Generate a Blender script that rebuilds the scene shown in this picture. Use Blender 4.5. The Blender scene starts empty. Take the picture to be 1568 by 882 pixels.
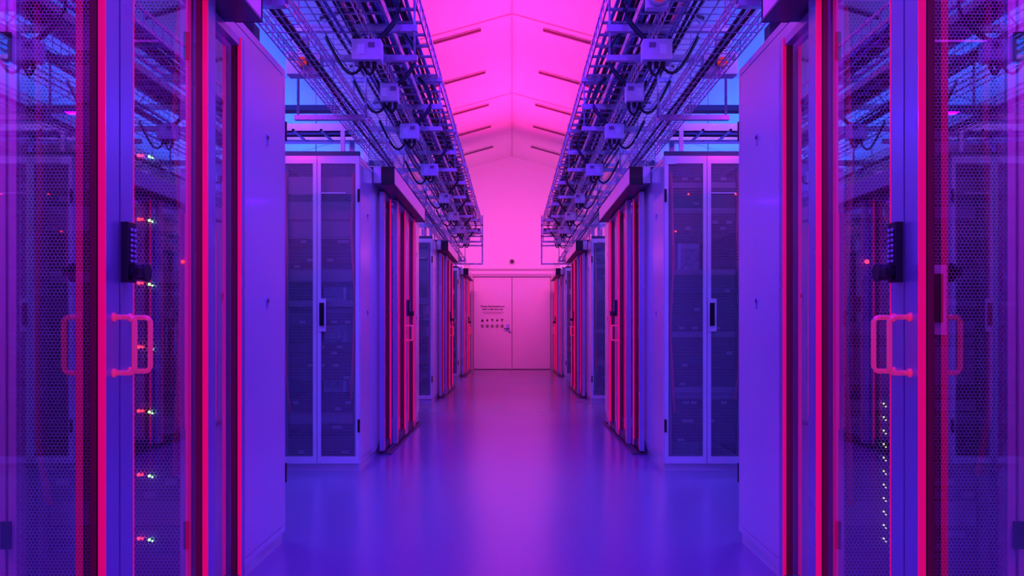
import bpy, math, random
from mathutils import Vector, Matrix
random.seed(7)
scene = bpy.context.scene
try:
    scene.view_settings.view_transform = 'Standard'
    scene.view_settings.look = 'None'
except Exception: pass

# ------------------------------------------------------------ materials
MATS = {}
def mat(name, col, rough=0.5, metal=0.0, emit=None, estr=0.0, noise=0.0, nscale=4.0, bump=0.0, spec=0.5, coat=0.0):
    m = bpy.data.materials.new(name); m.use_nodes = True
    nt = m.node_tree; b = nt.nodes['Principled BSDF']
    b.inputs['Base Color'].default_value = (*col, 1)
    b.inputs['Roughness'].default_value = rough
    b.inputs['Metallic'].default_value = metal
    b.inputs['Specular IOR Level'].default_value = spec
    b.inputs['Coat Weight'].default_value = coat
    b.inputs['Coat Roughness'].default_value = .08
    if emit:
        b.inputs['Emission Color'].default_value = (*emit, 1)
        b.inputs['Emission Strength'].default_value = estr
    if noise > 0 or bump > 0:
        tc = nt.nodes.new('ShaderNodeTexCoord')
        nz = nt.nodes.new('ShaderNodeTexNoise'); nz.inputs['Scale'].default_value = nscale
        nz.inputs['Detail'].default_value = 3
        nt.links.new(tc.outputs['Object'], nz.inputs['Vector'])
        if noise > 0:
            r = nt.nodes.new('ShaderNodeMapRange')
            r.inputs['From Min'].default_value = .3; r.inputs['From Max'].default_value = .7
            r.inputs['To Min'].default_value = rough - noise; r.inputs['To Max'].default_value = rough + noise
            nt.links.new(nz.outputs['Fac'], r.inputs['Value'])
            nt.links.new(r.outputs['Result'], b.inputs['Roughness'])
        if bump > 0:
            bp = nt.nodes.new('ShaderNodeBump'); bp.inputs['Strength'].default_value = bump
            bp.inputs['Distance'].default_value = .02
            nt.links.new(nz.outputs['Fac'], bp.inputs['Height'])
            nt.links.new(bp.outputs['Normal'], b.inputs['Normal'])
    MATS[name] = m
    return m

mat('rack_paint', (.80, .80, .86), .24, 0.15, noise=.03, nscale=1.2, bump=.015, coat=.3)
mat('alu', (.46, .46, .68), .28, .5, noise=.02, nscale=1)
mat('alu_dark', (.10, .10, .14), .4, .4)
mat('red_gasket_glow', (1.0, .03, .16), .2, 0, emit=(1, .0, .08), estr=.5, noise=.03, nscale=8, coat=.5)  # gasket red plus an added glow that keeps the edges bright
mat('red_dark', (.30, .0, .04), .4, 0, noise=.05, nscale=8)
mat('black', (.01, .01, .014), .35, 0, noise=.08, nscale=20)
mat('equip', (.05, .05, .07), .45, .2, noise=.1, nscale=9)
mat('equip2', (.22, .22, .27), .4, .3, noise=.1, nscale=9)
mat('interior', (.05, .05, .08), .7, 0)
mat('tray_steel', (.52, .52, .60), .3, .5, noise=.08, nscale=10)
mat('cable_black', (.012, .012, .02), .45)
mat('cable_violet', (.25, .22, .5), .5)
mat('cable_red', (.8, .03, .08), .45)
mat('box_grey', (.74, .74, .76), .5, noise=.05)
mat('box_label', (.25, .2, .25), .5)
mat('red_knob', (.9, .03, .02), .35, emit=(1, .05, .0), estr=.35)
mat('handle_lit_pink', (1.0, .08, .24), .2, .2, emit=(1, .03, .18), estr=.3, coat=.5)  # pink light on the handles put into base colour and emission
mat('roof_fabric', (.86, .84, .86), .55, noise=.08, nscale=.6, bump=.2)
mat('roof_seam', (.68, .58, .64), .6)
mat('batten', (.16, .08, .13), .5)
mat('wall_paint', (.86, .84, .86), .6, noise=.05, nscale=1.5, bump=.05)
mat('door_paint', (.76, .70, .74), .45, noise=.05, nscale=2)
mat('door_frame_paint', (.48, .42, .48), .45)
mat('ink', (.04, .0, .03), .6)
mat('led_red', (1, 0, 0), emit=(1, .02, .02), estr=7)
mat('led_green', (0, 1, .3), emit=(.3, 1, .2), estr=5)
mat('led_yellow', (1, 1, .3), emit=(.8, 1, .3), estr=1.8)
mat('label', (.9, .9, .92), .6)
m = mat('floor_epoxy', (.25, .24, .34), .21, 0, noise=.015, nscale=.5, coat=.0)

# thin glass
m = bpy.data.materials.new('thin_glass'); m.use_nodes = True; MATS['glass'] = m
nt = m.node_tree; nt.nodes.clear()
out = nt.nodes.new('ShaderNodeOutputMaterial'); mx = nt.nodes.new('ShaderNodeMixShader')
tr = nt.nodes.new('ShaderNodeBsdfTransparent'); tr.inputs['Color'].default_value = (.90, .86, .96, 1)
gl = nt.nodes.new('ShaderNodeBsdfGlossy'); gl.inputs['Roughness'].default_value = .015
lw = nt.nodes.new('ShaderNodeLayerWeight'); lw.inputs['Blend'].default_value = .5
pw = nt.nodes.new('ShaderNodeMath'); pw.operation = 'POWER'; pw.inputs[1].default_value = 2.0
ma = nt.nodes.new('ShaderNodeMath'); ma.operation = 'MULTIPLY_ADD'; ma.inputs[1].default_value = .9; ma.inputs[2].default_value = .1
ma.use_clamp = True
nt.links.new(lw.outputs['Facing'], pw.inputs[0]); nt.links.new(pw.outputs[0], ma.inputs[0])
nt.links.new(ma.outputs[0], mx.inputs[0]); nt.links.new(tr.outputs[0], mx.inputs[1]); nt.links.new(gl.outputs[0], mx.inputs[2])
nt.links.new(mx.outputs[0], out.inputs[0])

# perforated sheet (hexagonal hole lattice in object x/z)
m = bpy.data.materials.new('perforated_steel'); m.use_nodes = True; MATS['perf'] = m
nt = m.node_tree; N = nt.nodes; L = nt.links
b = N['Principled BSDF']; b.inputs['Base Color'].default_value = (.50, .50, .64, 1)
b.inputs['Roughness'].default_value = .35; b.inputs['Metallic'].default_value = .3
out = N['Material Output']
tc = N.new('ShaderNodeTexCoord'); sp = N.new('ShaderNodeSeparateXYZ'); L.new(tc.outputs['Object'], sp.inputs[0])
def M(op, a, c=None):
    n = N.new('ShaderNodeMath'); n.operation = op
    for i, v in enumerate((a, c)):
        if v is None: continue
        if isinstance(v, (int, float)): n.inputs[i].default_value = v
        else: L.new(v, n.inputs[i])
    return n.outputs[0]
P = .0125; S3 = math.sqrt(3)
px = M('DIVIDE', sp.outputs['X'], P); pz = M('DIVIDE', sp.outputs['Z'], P * S3)
def cell(ax, az):
    fx = M('SUBTRACT', M('FRACT', ax), .5); fz = M('MULTIPLY', M('SUBTRACT', M('FRACT', az), .5), S3)
    return M('SQRT', M('ADD', M('MULTIPLY', fx, fx), M('MULTIPLY', fz, fz)))
px2 = M('ADD', px, 100.0); pz2 = M('ADD', pz, 100.0)
d = M('MINIMUM', cell(px2, pz2), cell(M('ADD', px2, .5), M('ADD', pz2, .5)))
hole = M('LESS_THAN', d, .43)
tr = N.new('ShaderNodeBsdfTransparent'); mx = N.new('ShaderNodeMixShader')
L.new(hole, mx.inputs[0]); L.new(b.outputs[0], mx.inputs[1]); L.new(tr.outputs[0], mx.inputs[2]); L.new(mx.outputs[0], out.inputs[0])

# ------------------------------------------------------------ mesh builder
class MB:
    def __init__(s): s.v = []; s.f = []; s.m = []; s.names = []; s.sm = []
    def mi(s, n):
        if n not in s.names: s.names.append(n)
        return s.names.index(n)
    def box(s, x0, x1, y0, y1, z0, z1, mt):
        if x0 > x1: x0, x1 = x1, x0
        if y0 > y1: y0, y1 = y1, y0
        k = len(s.v); i = s.mi(mt)
        s.v += [(x0,y0,z0),(x1,y0,z0),(x1,y1,z0),(x0,y1,z0),(x0,y0,z1),(x1,y0,z1),(x1,y1,z1),(x0,y1,z1)]
        for f in ((0,3,2,1),(4,5,6,7),(0,1,5,4),(1,2,6,5),(2,3,7,6),(3,0,4,7)):
            s.f.append(tuple(k+a for a in f)); s.m.append(i); s.sm.append(False)
    def quad(s, pts, mt):
        k = len(s.v); s.v += [tuple(p) for p in pts]; s.f.append(tuple(range(k, k+len(pts)))); s.m.append(s.mi(mt)); s.sm.append(False)
    def tube(s, pts, r, mt, n=6, caps=True):
        pts = [Vector(p) for p in pts]; i = s.mi(mt); k = len(s.v); cnt = len(pts)
        for j, p in enumerate(pts):
            if j == 0: t = pts[1]-pts[0]
            elif j == cnt-1: t = pts[-1]-pts[-2]
            else: t = (pts[j+1]-pts[j]).normalized() + (pts[j]-pts[j-1]).normalized()
            t.normalize()
            up = Vector((0,0,1)) if abs(t.z) < .9 else Vector((0,1,0))
            a = t.cross(up).normalized(); c = a.cross(t)
            for q in range(n):
                an = 2*math.pi*(q+.5)/n
                s.v.append(tuple(p + (a*math.cos(an)+c*math.sin(an))*r))
        for j in range(cnt-1):
            for q in range(n):
                a0 = k+j*n+q; a1 = k+j*n+(q+1)%n
                s.f.append((a0, a1, a1+n, a0+n)); s.m.append(i); s.sm.append(n > 4)
        if caps:
            s.f.append(tuple(k+q for q in range(n))[::-1]); s.m.append(i); s.sm.append(False)
            s.f.append(tuple(k+(cnt-1)*n+q for q in range(n))); s.m.append(i); s.sm.append(False)
    def mesh(s, name):
        me = bpy.data.meshes.new(name); me.from_pydata(s.v, [], s.f)
        for n in s.names: me.materials.append(MATS[n])
        me.polygons.foreach_set('material_index', s.m); me.polygons.foreach_set('use_smooth', s.sm)
        me.update()
        return me
    def obj(s, name, loc=(0,0,0), parent=None, bevel=0):
        o = bpy.data.objects.new(name, s.mesh(name)); scene.collection.objects.link(o); o.location = loc
        if parent: o.parent = parent
        if bevel:
            bv = o.modifiers.new('bevel', 'BEVEL'); bv.width = bevel; bv.segments = 2; bv.limit_method = 'ANGLE'
        return o

# ------------------------------------------------------------ room shell
XW = 6.0; YB = 20.7; YF = -3.5; RZ = 5.2; PITCH = .28; EZ = RZ - PITCH*XW
b = MB(); b.box(-XW, XW, YF, YB, -.1, 0, 'floor_epoxy'); b.obj('floor')
b = MB()
for s in (-1, 1):
    b.quad([(0,YF,RZ),(0,YB,RZ),(s*XW,YB,EZ),(s*XW,YF,EZ)], 'roof_fabric')
    b.quad([(0,YF,RZ+.08),(0,YB,RZ+.08),(s*XW,YB,EZ+.08),(s*XW,YF,EZ+.08)], 'roof_fabric')
b.obj('ceiling')
for nm, y0, y1 in (('wall_back', YB, YB+.12), ('wall_front', YF-.12, YF)):
    b = MB()
    prof = [(-XW,0),(XW,0),(XW,EZ),(0,RZ),(-XW,EZ)]
    b.quad([(x,y0,z) for x,z in prof], 'wall_paint'); b.quad([(x,y1,z) for x,z in prof][::-1], 'wall_paint')
    for i in range(5):
        (xa,za),(xb,zb) = prof[i], prof[(i+1)%5]
        b.quad([(xa,y0,za),(xb,y0,zb),(xb,y1,zb),(xa,y1,za)], 'wall_paint')
    b.obj(nm)
b = MB(); b.box(-XW-.12,-XW,YF,YB,0,EZ,'wall_paint'); b.obj('wall_left')
b = MB(); b.box(XW,XW+.12,YF,YB,0,EZ,'wall_paint'); b.obj('wall_right')
b = MB()
b.box(-.010,.010,YF,YB,RZ-.02,RZ+.01,'roof_seam')
for y in (-.1, 3.7, 7.5, 11.3, 15.1):
    for s in (-1,1):
        b.quad([(0,y,RZ-.012),(0,y+.03,RZ-.012),(s*XW,y+.03,EZ-.012),(s*XW,y,EZ-.012)],'roof_seam')
b.obj('trim_1')
b = MB()
for y in (2.2,4.1,6.0,7.9,9.7,11.5,13.4,15.35,17.0,18.9):
    for s in (-1,1):
        xa, xb = .42, 2.2
        za, zb = RZ-PITCH*xa-.02, RZ-PITCH*xb-.02
        P8 = [(s*xa,y,za),(s*xb,y,zb),(s*xb,y+.04,zb),(s*xa,y+.04,za)]
        lo = [(p[0],p[1],p[2]-.026) for p in P8]
        b.quad(P8,'batten'); b.quad(lo,'batten')
        for i in range(4):
            j=(i+1)%4; b.quad([P8[i],P8[j],lo[j],lo[i]],'batten')
b.obj('ceiling_batten_set')

# back wall door etc
door = bpy.data.objects.new('door_1', None); scene.collection.objects.link(door)
b = MB()
b.box(-.93,-.008,YB-.06,YB-.005,.02,2.25,'door_paint'); b.box(.008,.93,YB-.06,YB-.005,.02,2.25,'door_paint')
b.obj('leaves', parent=door, bevel=.004)
b = MB()
b.box(-1.0,-.94,YB-.12,YB-.002,0,2.33,'door_frame_paint'); b.box(.94,1.0,YB-.12,YB-.002,0,2.33,'door_frame_paint')
b.box(-.94,.94,YB-.12,YB-.002,2.26,2.33,'door_frame_paint')
b.obj('frame', parent=door)
b = MB()
b.box(-.14,-.06,YB-.075,YB-.06,.93,1.1,'alu'); b.tube([(-.08,YB-.075,1.0),(-.08,YB-.12,1.0),(-.2,YB-.12,1.0)],.012,'alu_dark',8)
b.tube([(-.05,YB-.075,.92),(-.05,YB-.1,.92)],.018,'alu_dark',8)
b.obj('lever_handle', parent=door)
b = MB()
for row,z in enumerate((1.20,1.06)):
    for i in range(5):
        cx=-.72+i*.12
        if row==0 and i<1:
            b.quad([(cx-.04,YB-.066,z-.035),(cx+.04,YB-.066,z-.035),(cx,YB-.066,z+.04)],'ink')
        elif row==0:
            b.box(cx-.012,cx+.012,YB-.068,YB-.062,z-.03,z+.03,'ink'); b.box(cx-.03,cx+.03,YB-.068,YB-.062,z-.008 if i%2 else z+.012,z+.008 if i%2 else z+.03,'ink')
        else:
            b.tube([(cx,YB-.068,z),(cx,YB-.062,z)],.038,'ink',12)
            b.tube([(cx,YB-.070,z),(cx,YB-.063,z)],.024,'door_paint',8)
            b.box(cx-.008,cx+.008,YB-.072,YB-.064,z-.02,z+.02,'ink')
b.box(-.73,-.2,YB-.066,YB-.061,1.395,1.402,'ink'); b.box(-.68,-.25,YB-.066,YB-.061,1.36,1.366,'ink')
b.obj('warning_icons', parent=door)
for i,(txt,z) in enumerate((('Dieses Rechenzentrum',1.52),('läuft in Blau-Rot mit',1.45))):
    c = bpy.data.curves.new('txt','FONT'); c.body=txt; c.size=.062; c.align_x='CENTER'; c.extrude=.001; c.offset=.0015
    o = bpy.data.objects.new('sign_text_%d'%i,c); scene.collection.objects.link(o); o.location=(-.47,YB-.064,z); o.rotation_euler=(math.pi/2,0,0)
    c.materials.append(MATS['ink']); o.parent=door
b = MB(); b.box(-1.6,1.6,YB-.04,YB,2.42,2.46,'door_frame_paint'); b.obj('trim_2')
b = MB(); b.tube([(0,YB,2.63),(0,YB-.05,2.63)],.07,'box_grey',16); b.tube([(0,YB-.05,2.63),(0,YB-.09,2.63)],.05,'black',16); b.obj('security_camera')

# ------------------------------------------------------------ server rack
RW, RD, RH = .6, 1.2, 2.21
def rack_mesh():
    b = MB()
    b.box(.01,RW-.01,.03,RD-.03,0,.05,'rack_paint')
    b.box(0,RW,.02,RD-.02,RH-.03,RH,'rack_paint'); b.box(0,RW,.02,RD-.02,.052,.08,'rack_paint')
    for x0,x1 in ((0,.014),(RW-.014,RW)):
        b.box(x0,x1,.05,RD-.05,.083,RH-.035,'rack_paint')
        for y0,y1 in ((.02,.047),(RD-.047,RD-.02)):
            b.box(x0 if x0==0 else x0-.02, x1 if x1==RW else x1+.02, y0,y1,.08,RH-.03,'rack_paint')
    for xs,dx in ((0,-1),(RW,1)):
        for y in (.31,.89):
            for z in (1.12,1.83):
                b.tube([(xs,y,z),(xs+dx*.005,y,z)],.014,'alu',12); b.tube([(xs+dx*.005,y,z),(xs+dx*.007,y,z)],.008,'black',8)
                b.box(xs,xs+dx*.004,y-.008,y+.008,z-.035,z,'alu')
    for face in (0,1):
        def Y(a): return a if face==0 else RD-a
        for (xa,xb) in ((.004,.298),(.302,.596)):
            fw=.026
            b.box(xa,xb,Y(0),Y(.02),.055,.055+.05,'rack_paint'); b.box(xa,xb,Y(0),Y(.02),RH-.055,RH-.002,'rack_paint')
            b.box(xa,xa+fw,Y(0),Y(.02),.105,RH-.055,'rack_paint'); b.box(xb-fw,xb,Y(0),Y(.02),.105,RH-.055,'rack_paint')
            yy=Y(.008)
            b.quad([(xa+fw,yy,.105),(xb-fw,yy,.105),(xb-fw,yy,RH-.055),(xa+fw,yy,RH-.055)],'perf')
        hx = .335 if face==0 else RW-.335
        b.box(hx-.03,hx+.03,Y(-.006),Y(0.0),.98,1.21,'rack_paint')
        b.box(hx-.016,hx+.016,Y(-.012),Y(-.006),1.02,1.18,'black'); b.box(hx-.009,hx+.009,Y(-.026),Y(-.012),1.03,1.15,'black')
        for z in (.32,1.93):
            for x in (.0,.586):
                b.box(x,x+.016,Y(-.012),Y(.0),z-.045,z+.045,'black')
        b.box(.33,.5,Y(-.002),Y(.0081),1.945,1.952,'label')
        b.box(.01,.08,Y(-.003),Y(0),RH-.05-.01,RH-.01,'label')
    b.box(.02,.03,.08,RD-.08,.08,RH-.04,'interior'); b.box(RW-.03,RW-.02,.08,RD-.08,.08,RH-.04,'interior')
    for x in (.05,.54):
        b.box(x,x+.02,.09,.12,.08,RH-.04,'equip2'); b.box(x,x+.02,RD-.12,RD-.09,.08,RH-.04,'equip2')
    z=.1
    while z < RH-.15:
        h=random.choice((.044,.044,.088,.133)); 
        if random.random()<.82:
            mt=random.choice(('equip','equip','equip2'))
            b.box(.07,.53,.11+random.random()*.02,RD-.14-random.random()*.25,z,z+h-.005,mt)
            for k in range(random.randint(1,3)):
                x=.1+random.random()*.38; b.box(x,x+.04,.105,.112,z+.01,z+.03,'equip2')
        z+=h
    for x in (.08,.5):
        b.tube([(x,RD-.09,.1),(x+.01,RD-.08,1.0),(x,RD-.09,2.1)],.014,'cable_black',6)
    b.tube([(.545,.07,2.1),(.53,.06,1.7),(.555,.075,1.2),(.54,.06,.7),(.52,.09,.5)],.011,'cable_red',6)
    b.tube([(.06,.07,2.1),(.075,.06,1.5),(.055,.075,1.0),(.07,.06,.6),(.09,.09,.4)],.011,'cable_red',6)
    return b.mesh('server_rack')
rmeshes=[rack_mesh() for _ in range(3)]
XR = 1.065
pods=[.2,5.94,11.4,16.9]
near_racks={}
def place_rack(x,y,key=None,back=False):
    o=bpy.data.objects.new('server_rack', random.choice(rmeshes)); scene.collection.objects.link(o)
    o.location=(x,y,0)
    if key: near_racks[key]=o
    return o
for pi,py in enumerate(pods):
    for row,yy in enumerate((py,py+2.6)):
        for s in (-1,1):
            for i in range(5 if pi<3 else 3):
                yy2 = py+2.5 if (pi==3 and row==1) else yy
                x = XR+i*(RW+.002)
                place_rack(x if s>0 else -x-RW, yy2, (pi,row,s,i))

def leds(parent, pts):
    b=MB()
    for (x,y,z,mt,r) in pts:
        b.tube([(x,y,z),(x,y-.004,z)],r,mt,8)
    return b.obj('status_leds',parent=parent)
y0=-.0005
pts=[]
for k in range(7):
    z=1+ (503-240-97*k)/461.0
    pts+=[(RW-.165,y0,z,'led_red',.0055),(RW-.130,y0,z-.004,'led_green',.0045),(RW-.153,y0,z,'led_red',.004),(RW-.120,y0,z-.008,'led_green',.003)]
pts+=[(RW-.02,y0,1.22,'led_red',.005)]
leds(near_racks[(0,1,-1,0)],pts)
pts=[]
for k in range(11):
    z=1+(503-617-20.5*k)/461.0
    pts+=[(.16,y0,z,'led_yellow',.0028),(.167,y0,z-.01,'led_yellow',.0022)]
pts+=[(.105,y0,1.22,'led_red',.007)]
leds(near_racks[(0,1,1,0)],pts)
leds(near_racks[(1,0,1,0)],[(.17,y0,1.94,'led_red',.005),(.5,y0,1.94,'led_red',.005),(.08,y0,1.68,'led_red',.005)])

# ------------------------------------------------------------ containment doors
GX=.97
def leaf(s,ya,yb,gx,name,sw=.075,rw=.016):
    b=MB(); z0,z1=.03,2.085
    X=lambda d: s*(gx+d)
    for side,(p,q) in enumerate(((ya,ya+sw),(yb-sw,yb))):
        b.box(X(0),X(.036),p+.003,q-.003,z0,z1,'alu')
        yy0,yy1 = ((q-.003,q+.002),(p-.002,p+.003))[side]
        b.box(X(-.001),X(rw),yy0,yy1,z0,z1,'red_gasket_glow')
        b.box(X(rw),X(rw+.004),yy0+.001,yy1-.001,z0,z1,'black')
        b.box(X(rw+.004),X(.036),yy0,yy1,z0,z1,'red_dark')
    b.box(X(0.004),X(.034),ya+sw,yb-sw,z0,z0+.05,'alu_dark'); b.box(X(.004),X(.034),ya+sw,yb-sw,z1-.03,z1,'alu')
    b.quad([(X(.034),ya+sw,z0+.05),(X(.034),yb-sw,z0+.05),(X(.034),yb-sw,z1-.03),(X(.034),ya+sw,z1-.03)],'glass')
    return b.obj(name)
def handle(s,y,gx,parent,r=.0065):
    b=MB(); z=.96; h=.068; pr=.052
    X=lambda d: s*(gx-d)
    pts=[(X(0),y,z+h)]
    for a in range(0,5):
        t=a/4*math.pi/2; pts.append((X(pr-.014+.014*math.sin(t)),y,z+h-.014+.014*math.cos(t)))
    for a in range(0,5):
        t=a/4*math.pi/2; pts.append((X(pr-.014+.014*math.cos(t)),y,z-h+.014-.014*math.sin(t)))
    pts.append((X(0),y,z-h))
    b.tube(pts,r,'handle_lit_pink',10)
    for zz in (z+h,z-h): b.tube([(X(0),y,zz),(X(.004),y,zz)],.011,'handle_lit_pink',12)
    return b.obj('pull_handle',parent=parent)
def keypad(s,y,gx,parent):
    b=MB(); X=lambda d: s*(gx-d)
    b.box(X(0),X(.02),y-.022,y+.022,1.115,1.265,'black')
    for i in range(7):
        for j in (-1,1):
            z=1.245-i*.013; b.tube([(X(.02),y+j*.009,z),(X(.026),y+j*.009,z)],.005,'alu',8)
    b.tube([(X(.02),y,1.14),(X(.05),y,1.14)],.02,'black',16)
    b.tube([(X(.05),y,1.14),(X(.06),y,1.14)],.024,'black',16)
    b.box(X(.045),X(.058),y-.05,y+.012,1.128,1.15,'black')
    return b.obj('keypad_lock',parent=parent,bevel=.002)
for pi,py in enumerate(pods):
    c=py+1.9
    for s in (-1,1):
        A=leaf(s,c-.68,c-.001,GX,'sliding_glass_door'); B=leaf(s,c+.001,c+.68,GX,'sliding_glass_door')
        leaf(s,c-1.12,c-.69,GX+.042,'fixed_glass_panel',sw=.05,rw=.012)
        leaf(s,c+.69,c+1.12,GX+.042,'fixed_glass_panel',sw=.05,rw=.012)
        handle(s,c-.035,GX,A); handle(s,c+.055,GX,B); keypad(s,c+.02,GX-.002,B)
        ha,hb=c-1.35,c+.95
        b=MB()
        b.box(s*.90,s*1.06,ha,hb,2.112,2.235,'rack_paint')
        b.box(s*.897,s*1.0,ha-.006,ha,2.1,2.238,'black'); b.box(s*.897,s*1.0,hb,hb+.006,2.1,2.238,'black')
        b.box(s*.898,s*1.05,ha,hb,2.1,2.112,'alu_dark')
        b.obj('door_header_beam',bevel=.004)
        b=MB(); b.box(s*.955,s*1.05,c-1.12,c+1.12,0,.012,'alu_dark'); b.box(s*.985,s*.995,c-1.12,c+1.12,.012,.028,'alu_dark'); b.obj('door_floor_track')

# ------------------------------------------------------------ cable management
Y0,Y1=1.0,17.6
def roofz(x): return RZ-PITCH*abs(x)
for s in (-1,1):
    b=MB(); xa,xb,z=.64,.98,3.16
    for x in (xa,xb):
        b.box(s*(x-.006),s*(x+.006),Y0,Y1,z,z+.024,'tray_steel'); b.box(s*(x-.006),s*(x+.006),Y0,Y1,z+.115,z+.137,'tray_steel')
        y=Y0
        while y<Y1:
            b.box(s*(x-.005),s*(x+.005),y,y+.016,z+.02,z+.117,'tray_steel'); y+=.17
    y=Y0
    while y<Y1:
        b.box(s*xa,s*xb,y,y+.03,z,z+.014,'tray_steel'); y+=.25
    b.obj('cable_ladder_tray')
    b=MB()
    for k in range(8):
        x0=.71+k*.03; pts=[]
        ph=random.random()*6
        y=Y0+.1
        while y<Y1-.2:
            pts.append((s*(x0+.012*math.sin(y*1.7+ph)),y,z+.033+.014*(k%2)+.004*math.sin(y*2.3+ph))); y+=.35
        b.tube(pts,.014,'cable_black' if k%3 else 'cable_violet',6)
    b.obj('cable_bundle')
    b=MB(); xa,xb,z2=.78,1.02,2.93
    for x in (xa,xb):
        b.box(s*(x-.006),s*(x+.006),Y0,Y1,z2,z2+.05,'tray_steel')
    y=Y0
    while y<Y1:
        b.box(s*xa,s*xb,y,y+.02,z2,z2+.012,'tray_steel'); y+=.2
    b.obj('cable_ladder_tray')
    b=MB()
    for k in range(6):
        x0=.81+k*.036; pts=[]; ph=random.random()*6; y=Y0+.1
        while y<Y1-.2:
            pts.append((s*(x0+.01*math.sin(y*2.1+ph)),y,z2+.03+.003*math.sin(y*3+ph))); y+=.35
        b.tube(pts,.015,'cable_black' if k%3 else 'cable_violet',6)
    b.obj('cable_bundle')
    def basket(xa,xb,zb,h,ya,yb,px_,py_,r):
        b=MB()
        nx=max(2,round((xb-xa)/px_)); 
        for i in range(nx+1):
            x=s*(xa+(xb-xa)*i/nx); b.tube([(x,ya,zb),(x,yb,zb)],r,'tray_steel',4)
        for x in (xa,xb):
            for zz in ((zb+h*.5),(zb+h)): b.tube([(s*x,ya,zz),(s*x,yb,zz)],r,'tray_steel',4)
        y=ya
        while y<=yb:
            b.tube([(s*xa,y,zb+h),(s*xa,y,zb),(s*xb,y,zb),(s*xb,y,zb+h)],r,'tray_steel',4); y+=py_
        return b.obj('wire_basket_tray')
    basket(.86,1.34,2.74,.10,Y0,Y1-.2,.08,.1,.0040)
    basket(.95,1.13,2.36,.06,Y0+1.5,Y1,.06,.1,.0036)
    b=MB()
    for k in range(4):
        x0=.93+k*.035; pts=[]; ph=random.random()*6; y=Y0+.1
        while y<Y1-.4:
            pts.append((s*(x0+.015*math.sin(y*1.3+ph)),y,2.757+.002*math.sin(y*3+ph))); y+=.4
        b.tube(pts,.010,random.choice(('cable_black','cable_violet')),6)
    for k in range(2):
        x0=1.0+k*.04; pts=[]; ph=random.random()*6; y=Y0+1.6
        while y<Y1-.1:
            pts.append((s*(x0+.008*math.sin(y*1.9+ph)),y,2.374)); y+=.4
        b.tube(pts,.009,'cable_black',6)
    b.obj('cable_bundle')
    y=1.6; k=0
    while y<Y1:
        b=MB()
        b.tube([(s*1.36,y,2.34),(s*1.36,y,roofz(1.36)-.001)],.009,'tray_steel',6)
        b.tube([(s*.62,y,2.72),(s*.62,y,3.14)],.008,'tray_steel',6)
        b.box(s*.60,s*1.38,y-.02,y+.02,3.12,3.158,'tray_steel'); b.box(s*.60,s*1.38,y-.02,y+.02,2.885,2.928,'tray_steel')
        b.box(s*.60,s*1.38,y-.02,y+.02,2.70,2.735,'tray_steel'); b.box(s*.93,s*1.38,y-.02,y+.02,2.325,2.355,'tray_steel')
        b.tube([(s*.93,y,2.34),(s*.93,y,2.72)],.008,'tray_steel',6)
        b.tube([(s*1.36,y,2.76),(s*1.04,y,3.12)],.007,'tray_steel',6)
        b.obj('tray_hanger_bracket'); y+=1.9; k+=1
    for pi,py in enumerate(pods):
        for row,yy in enumerate((py,py+2.6)):
            if pi==3 and row==1: yy=py+2.5
            b=MB()
            xe=4.0 if pi<3 else 2.8
            for q in (.15,.5):
                b.box(s*1.16,s*xe,yy+q,yy+q+.012,2.42,2.47,'tray_steel')
            x=1.16
            while x<xe:
                b.box(s*x,s*(x+.02),yy+.15,yy+.51,2.42,2.432,'tray_steel'); x+=.2
            x=1.2
            while x<xe:
                for q in (.15,.5): b.box(s*x,s*(x+.03),yy+q,yy+q+.02,RH,2.42,'tray_steel')
                x+=1.1
            for k in range(4):
                zc=2.446; yk=yy+.2+k*.07
                b.tube([(s*1.17,yk,zc+.0),(s*1.8,yk+.01,zc),(s*2.6,yk-.01,zc),(s*xe,yk,zc)],.012,'cable_black' if k%2 else 'cable_violet',6)
            b.obj('transverse_cable_tray')
            b=MB(); b.box(s*1.07,s*xe,yy+.72,yy+.80,RH,RH+.06,'alu_dark'); b.box(s*1.07,s*xe,yy+.02,yy+.05,RH,RH+.035,'alu_dark'); b.obj('busbar_trunking')
            b=MB(); b.tube([(s*1.0,yy+.95,2.52),(s*2.0,yy+.95,2.52)],.022,'box_grey',10)
            b.box(s*1.16,s*1.20,yy+.93,yy+.97,RH,2.70,'alu'); b.tube([(s*1.9,yy+.95,RH),(s*1.9,yy+.95,2.52)],.015,'alu',8); b.obj('support_pipe')
    ys=[4.95,5.85,7.0,8.7,10.6,12.3,14.0,15.7]
    for i,y in enumerate(ys):
        b=MB(); cx=.85; w=(.085,.06,.075)[i%3]
        b.box(s*(cx-w),s*(cx+w),y,y+.10,2.57,2.69,'box_grey'); b.box(s*(cx-.06),s*(cx-.03),y+.02,y+.06,2.69,2.70,'tray_steel')
        b.box(s*(cx-.05),s*(cx-.01),y-.004,y,2.64,2.67,'box_label'); b.box(s*(cx+.01),s*(cx+.05),y-.003,y,2.60,2.66,'label')
        for q in (-.04,0,.04): b.tube([(s*(cx+q),y+.05,2.57),(s*(cx+q),y+.05,2.535)],.014,'cable_black',8)
        for q in (-.04,.04):
            a=.05+.04*random.random(); pts=[]
            for t in range(9):
                u=t/8; pts.append((s*(cx+q+.22*u*(1 if q>0 else .6)),y+.05+.05*u,2.535-a*math.sin(math.pi*u)*1.3*(1-u)-0.0+ .2*u*u))
            b.tube(pts,.010,'cable_black',6)
        pts=[]
        for t in range(9):
            u=t/8; pts.append((s*(cx-.05-.12*math.sin(math.pi*u)),y+.05+.2*u,2.69+.45*u))
        b.tube(pts,.016,'cable_black',8)
        b.obj('power_tap_box',bevel=.004)
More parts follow.
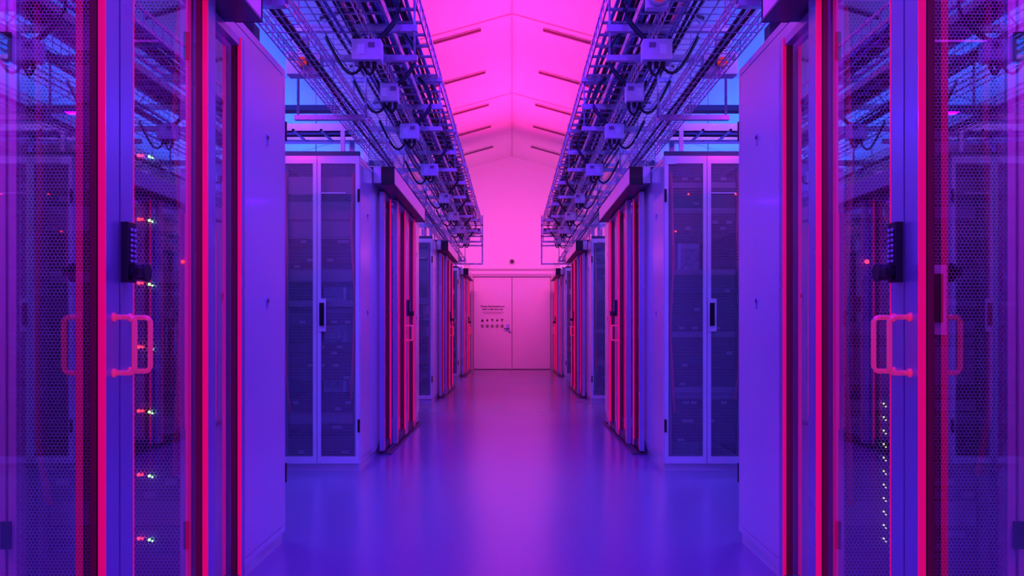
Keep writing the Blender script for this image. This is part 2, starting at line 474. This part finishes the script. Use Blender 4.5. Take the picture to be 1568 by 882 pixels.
    for y,x,zz in ((5.0,1.23,2.56),(8.6,1.25,2.56),(12.2,1.25,2.56)):
        b=MB(); b.box(s*(x-.1),s*(x+.1),y,y+.1,zz-.06,zz+.07,'box_grey'); b.tube([(s*x,y,zz),(s*x,y-.02,zz)],.035,'alu_dark',12)
        b.tube([(s*x,y-.02,zz),(s*x,y-.045,zz)],.028,'red_knob',12); b.box(s*(x+.05),s*(x+.085),y-.003,y,zz+.02,zz+.05,'box_label')
        b.box(s*(x-.02),s*(x+.02),y+.03,y+.07,zz+.07,2.735,'tray_steel')
        b.obj('isolator_switch_box',bevel=.004)
    b=MB()
    for z in (3.158,2.928,2.735,2.355):
        b.box(s*.6,s*1.3,Y1,Y1+.04,z-.03,z,'tray_steel')
    b.box(s*.60,s*.63,Y1,Y1+.06,2.35,3.35,'tray_steel'); b.box(s*1.27,s*1.3,Y1,Y1+.06,2.35,roofz(1.3)-.01,'tray_steel')
    b.obj('tray_end_frame')
b=MB(); b.tube([(.79,4.55,2.80),(.79,4.49,2.80)],.045,'red_knob',16); b.tube([(.79,4.6,2.80),(.79,4.55,2.80)],.055,'box_grey',16)
b.box(.73,.852,4.6,4.66,2.74,2.884,'box_grey'); b.obj('warning_beacon')

# ------------------------------------------------------------ lamps
def area(name,loc,rot,sx,sy,col,power,spread=180):
    l=bpy.data.lights.new(name,'AREA'); l.shape='RECTANGLE'; l.size=sx; l.size_y=sy; l.color=col; l.energy=power; l.spread=math.radians(spread)
    o=bpy.data.objects.new(name,l); scene.collection.objects.link(o); o.location=loc; o.rotation_euler=rot
    return o
PINK=(1,.02,.26); WPINK=(1,.08,.46); VIO=(.115,.0,1); BLUE=(.0,.10,1); MAG=(1,.0,.35); LAV=(.34,.11,1)
for s in (-1,1):
    for i,(ya,yb,pw) in enumerate(((9.6,12.4,32),(12.8,16.9,47))):
        b=MB(); b.box(s*.76,s*.86,ya,yb,3.325,3.355,'alu_dark')
        for y in (ya+.05,(ya+yb)/2,yb-.1): b.box(s*.63,s*.99,y,y+.03,3.3,3.325,'tray_steel')
        b.obj('linear_uplight')
        area('pink_uplight',(s*.81,(ya+yb)/2,3.37),(math.pi,math.radians(-s*18),0),.08,yb-ya,PINK,pw,108)
    for i,(ya,yb,pw) in enumerate(((2,8,200),(8.5,18,170))):
        b=MB(); b.box(s*3.45,s*3.55,ya,yb,2.9,2.95,'alu_dark')
        for y in (ya+.1,yb-.1): b.tube([(s*3.5,y,2.95),(s*3.5,y,roofz(3.5)-.002)],.008,'tray_steel',6)
        b.obj('linear_uplight')
        area('blue_uplight',(s*3.5,(ya+yb)/2,2.96),(math.pi,0,0),.08,yb-ya,BLUE,pw,125)
    b=MB(); b.box(s*.65,s*1.25,Y1+.0,Y1+.08,2.96,3.08,'alu_dark'); b.obj('wall_fill_body')  # body of a hidden fill light added to brighten the back wall
    area('wall_fill_light',(s*.95,Y1+.09,3.02),(math.radians(86),0,0),.55,.1,WPINK,46)
    for py,pv,pm in ((.2,18,26),(5.94,14,0),(11.4,10,0)):  # fill lights added to brighten the cold aisles behind the glass
        c=py+1.9
        b=MB(); b.box(s*1.6,s*2.6,c-.06,c+.06,3.0,3.05,'alu_dark')
        for q in (1.65,2.55): b.tube([(s*q,c,3.05),(s*q,c,roofz(q)-.002)],.006,'tray_steel',6)
        b.obj('aisle_fill_body')
        area('aisle_fill_violet',(s*1.85,c,2.99),(0,0,0),.5,.1,VIO,pv)
        if pm: area('aisle_fill_magenta',(s*2.4,c,2.99),(0,0,0),.4,.1,MAG,pm)
    for c,pv in ((4.75,21),(10.4,16),(15.8,12)):  # fill lights added over the hot aisles to lift the rack faces
        b=MB(); b.box(s*1.45,s*2.45,c-.06,c+.06,3.0,3.05,'alu_dark')
        for q in (1.5,2.4): b.tube([(s*q,c,3.05),(s*q,c,roofz(q)-.002)],.006,'tray_steel',6)
        b.obj('aisle_fill_body')
        area('aisle_fill_lavender',(s*1.95,c,2.99),(math.radians(25),0,0),.9,.1,LAV,pv)
for y,pw in ((-1.2,105),(2.6,150),(6.6,120)):
    b=MB(); b.box(-.3,.3,y-.9,y+.9,4.72,4.78,'alu_dark')
    for q in (-.7,.7): b.tube([(0,y+q,4.78),(0,y+q,RZ-.02)],.008,'tray_steel',6)
    b.obj('ceiling_lamp')
    area('violet_downlight',(0,y,4.71),(0,0,0),.55,1.7,VIO,pw)
# unseen fill added behind the viewpoint to brighten trays and rack faces
b=MB(); b.box(-.5,.5,-3.45,-3.36,3.5,3.65,'alu_dark'); b.box(-.03,.03,-3.498,-3.45,3.4,3.75,'tray_steel'); b.obj('flood_fill_body')
area('lavender_fill',(0,-3.34,3.58),(math.radians(84),0,0),.95,.12,LAV,60)

w=bpy.data.worlds.new('world'); scene.world=w; w.use_nodes=True
w.node_tree.nodes['Background'].inputs[0].default_value=(.03,.0,.08,1)

cam=bpy.data.cameras.new('camera'); co=bpy.data.objects.new('camera',cam); scene.collection.objects.link(co)
co.location=(0,0,1.0); co.rotation_euler=(math.pi/2,0,0); cam.lens=1300/1568*36; cam.sensor_width=36; cam.shift_y=.0396; cam.clip_start=.02
scene.camera=co
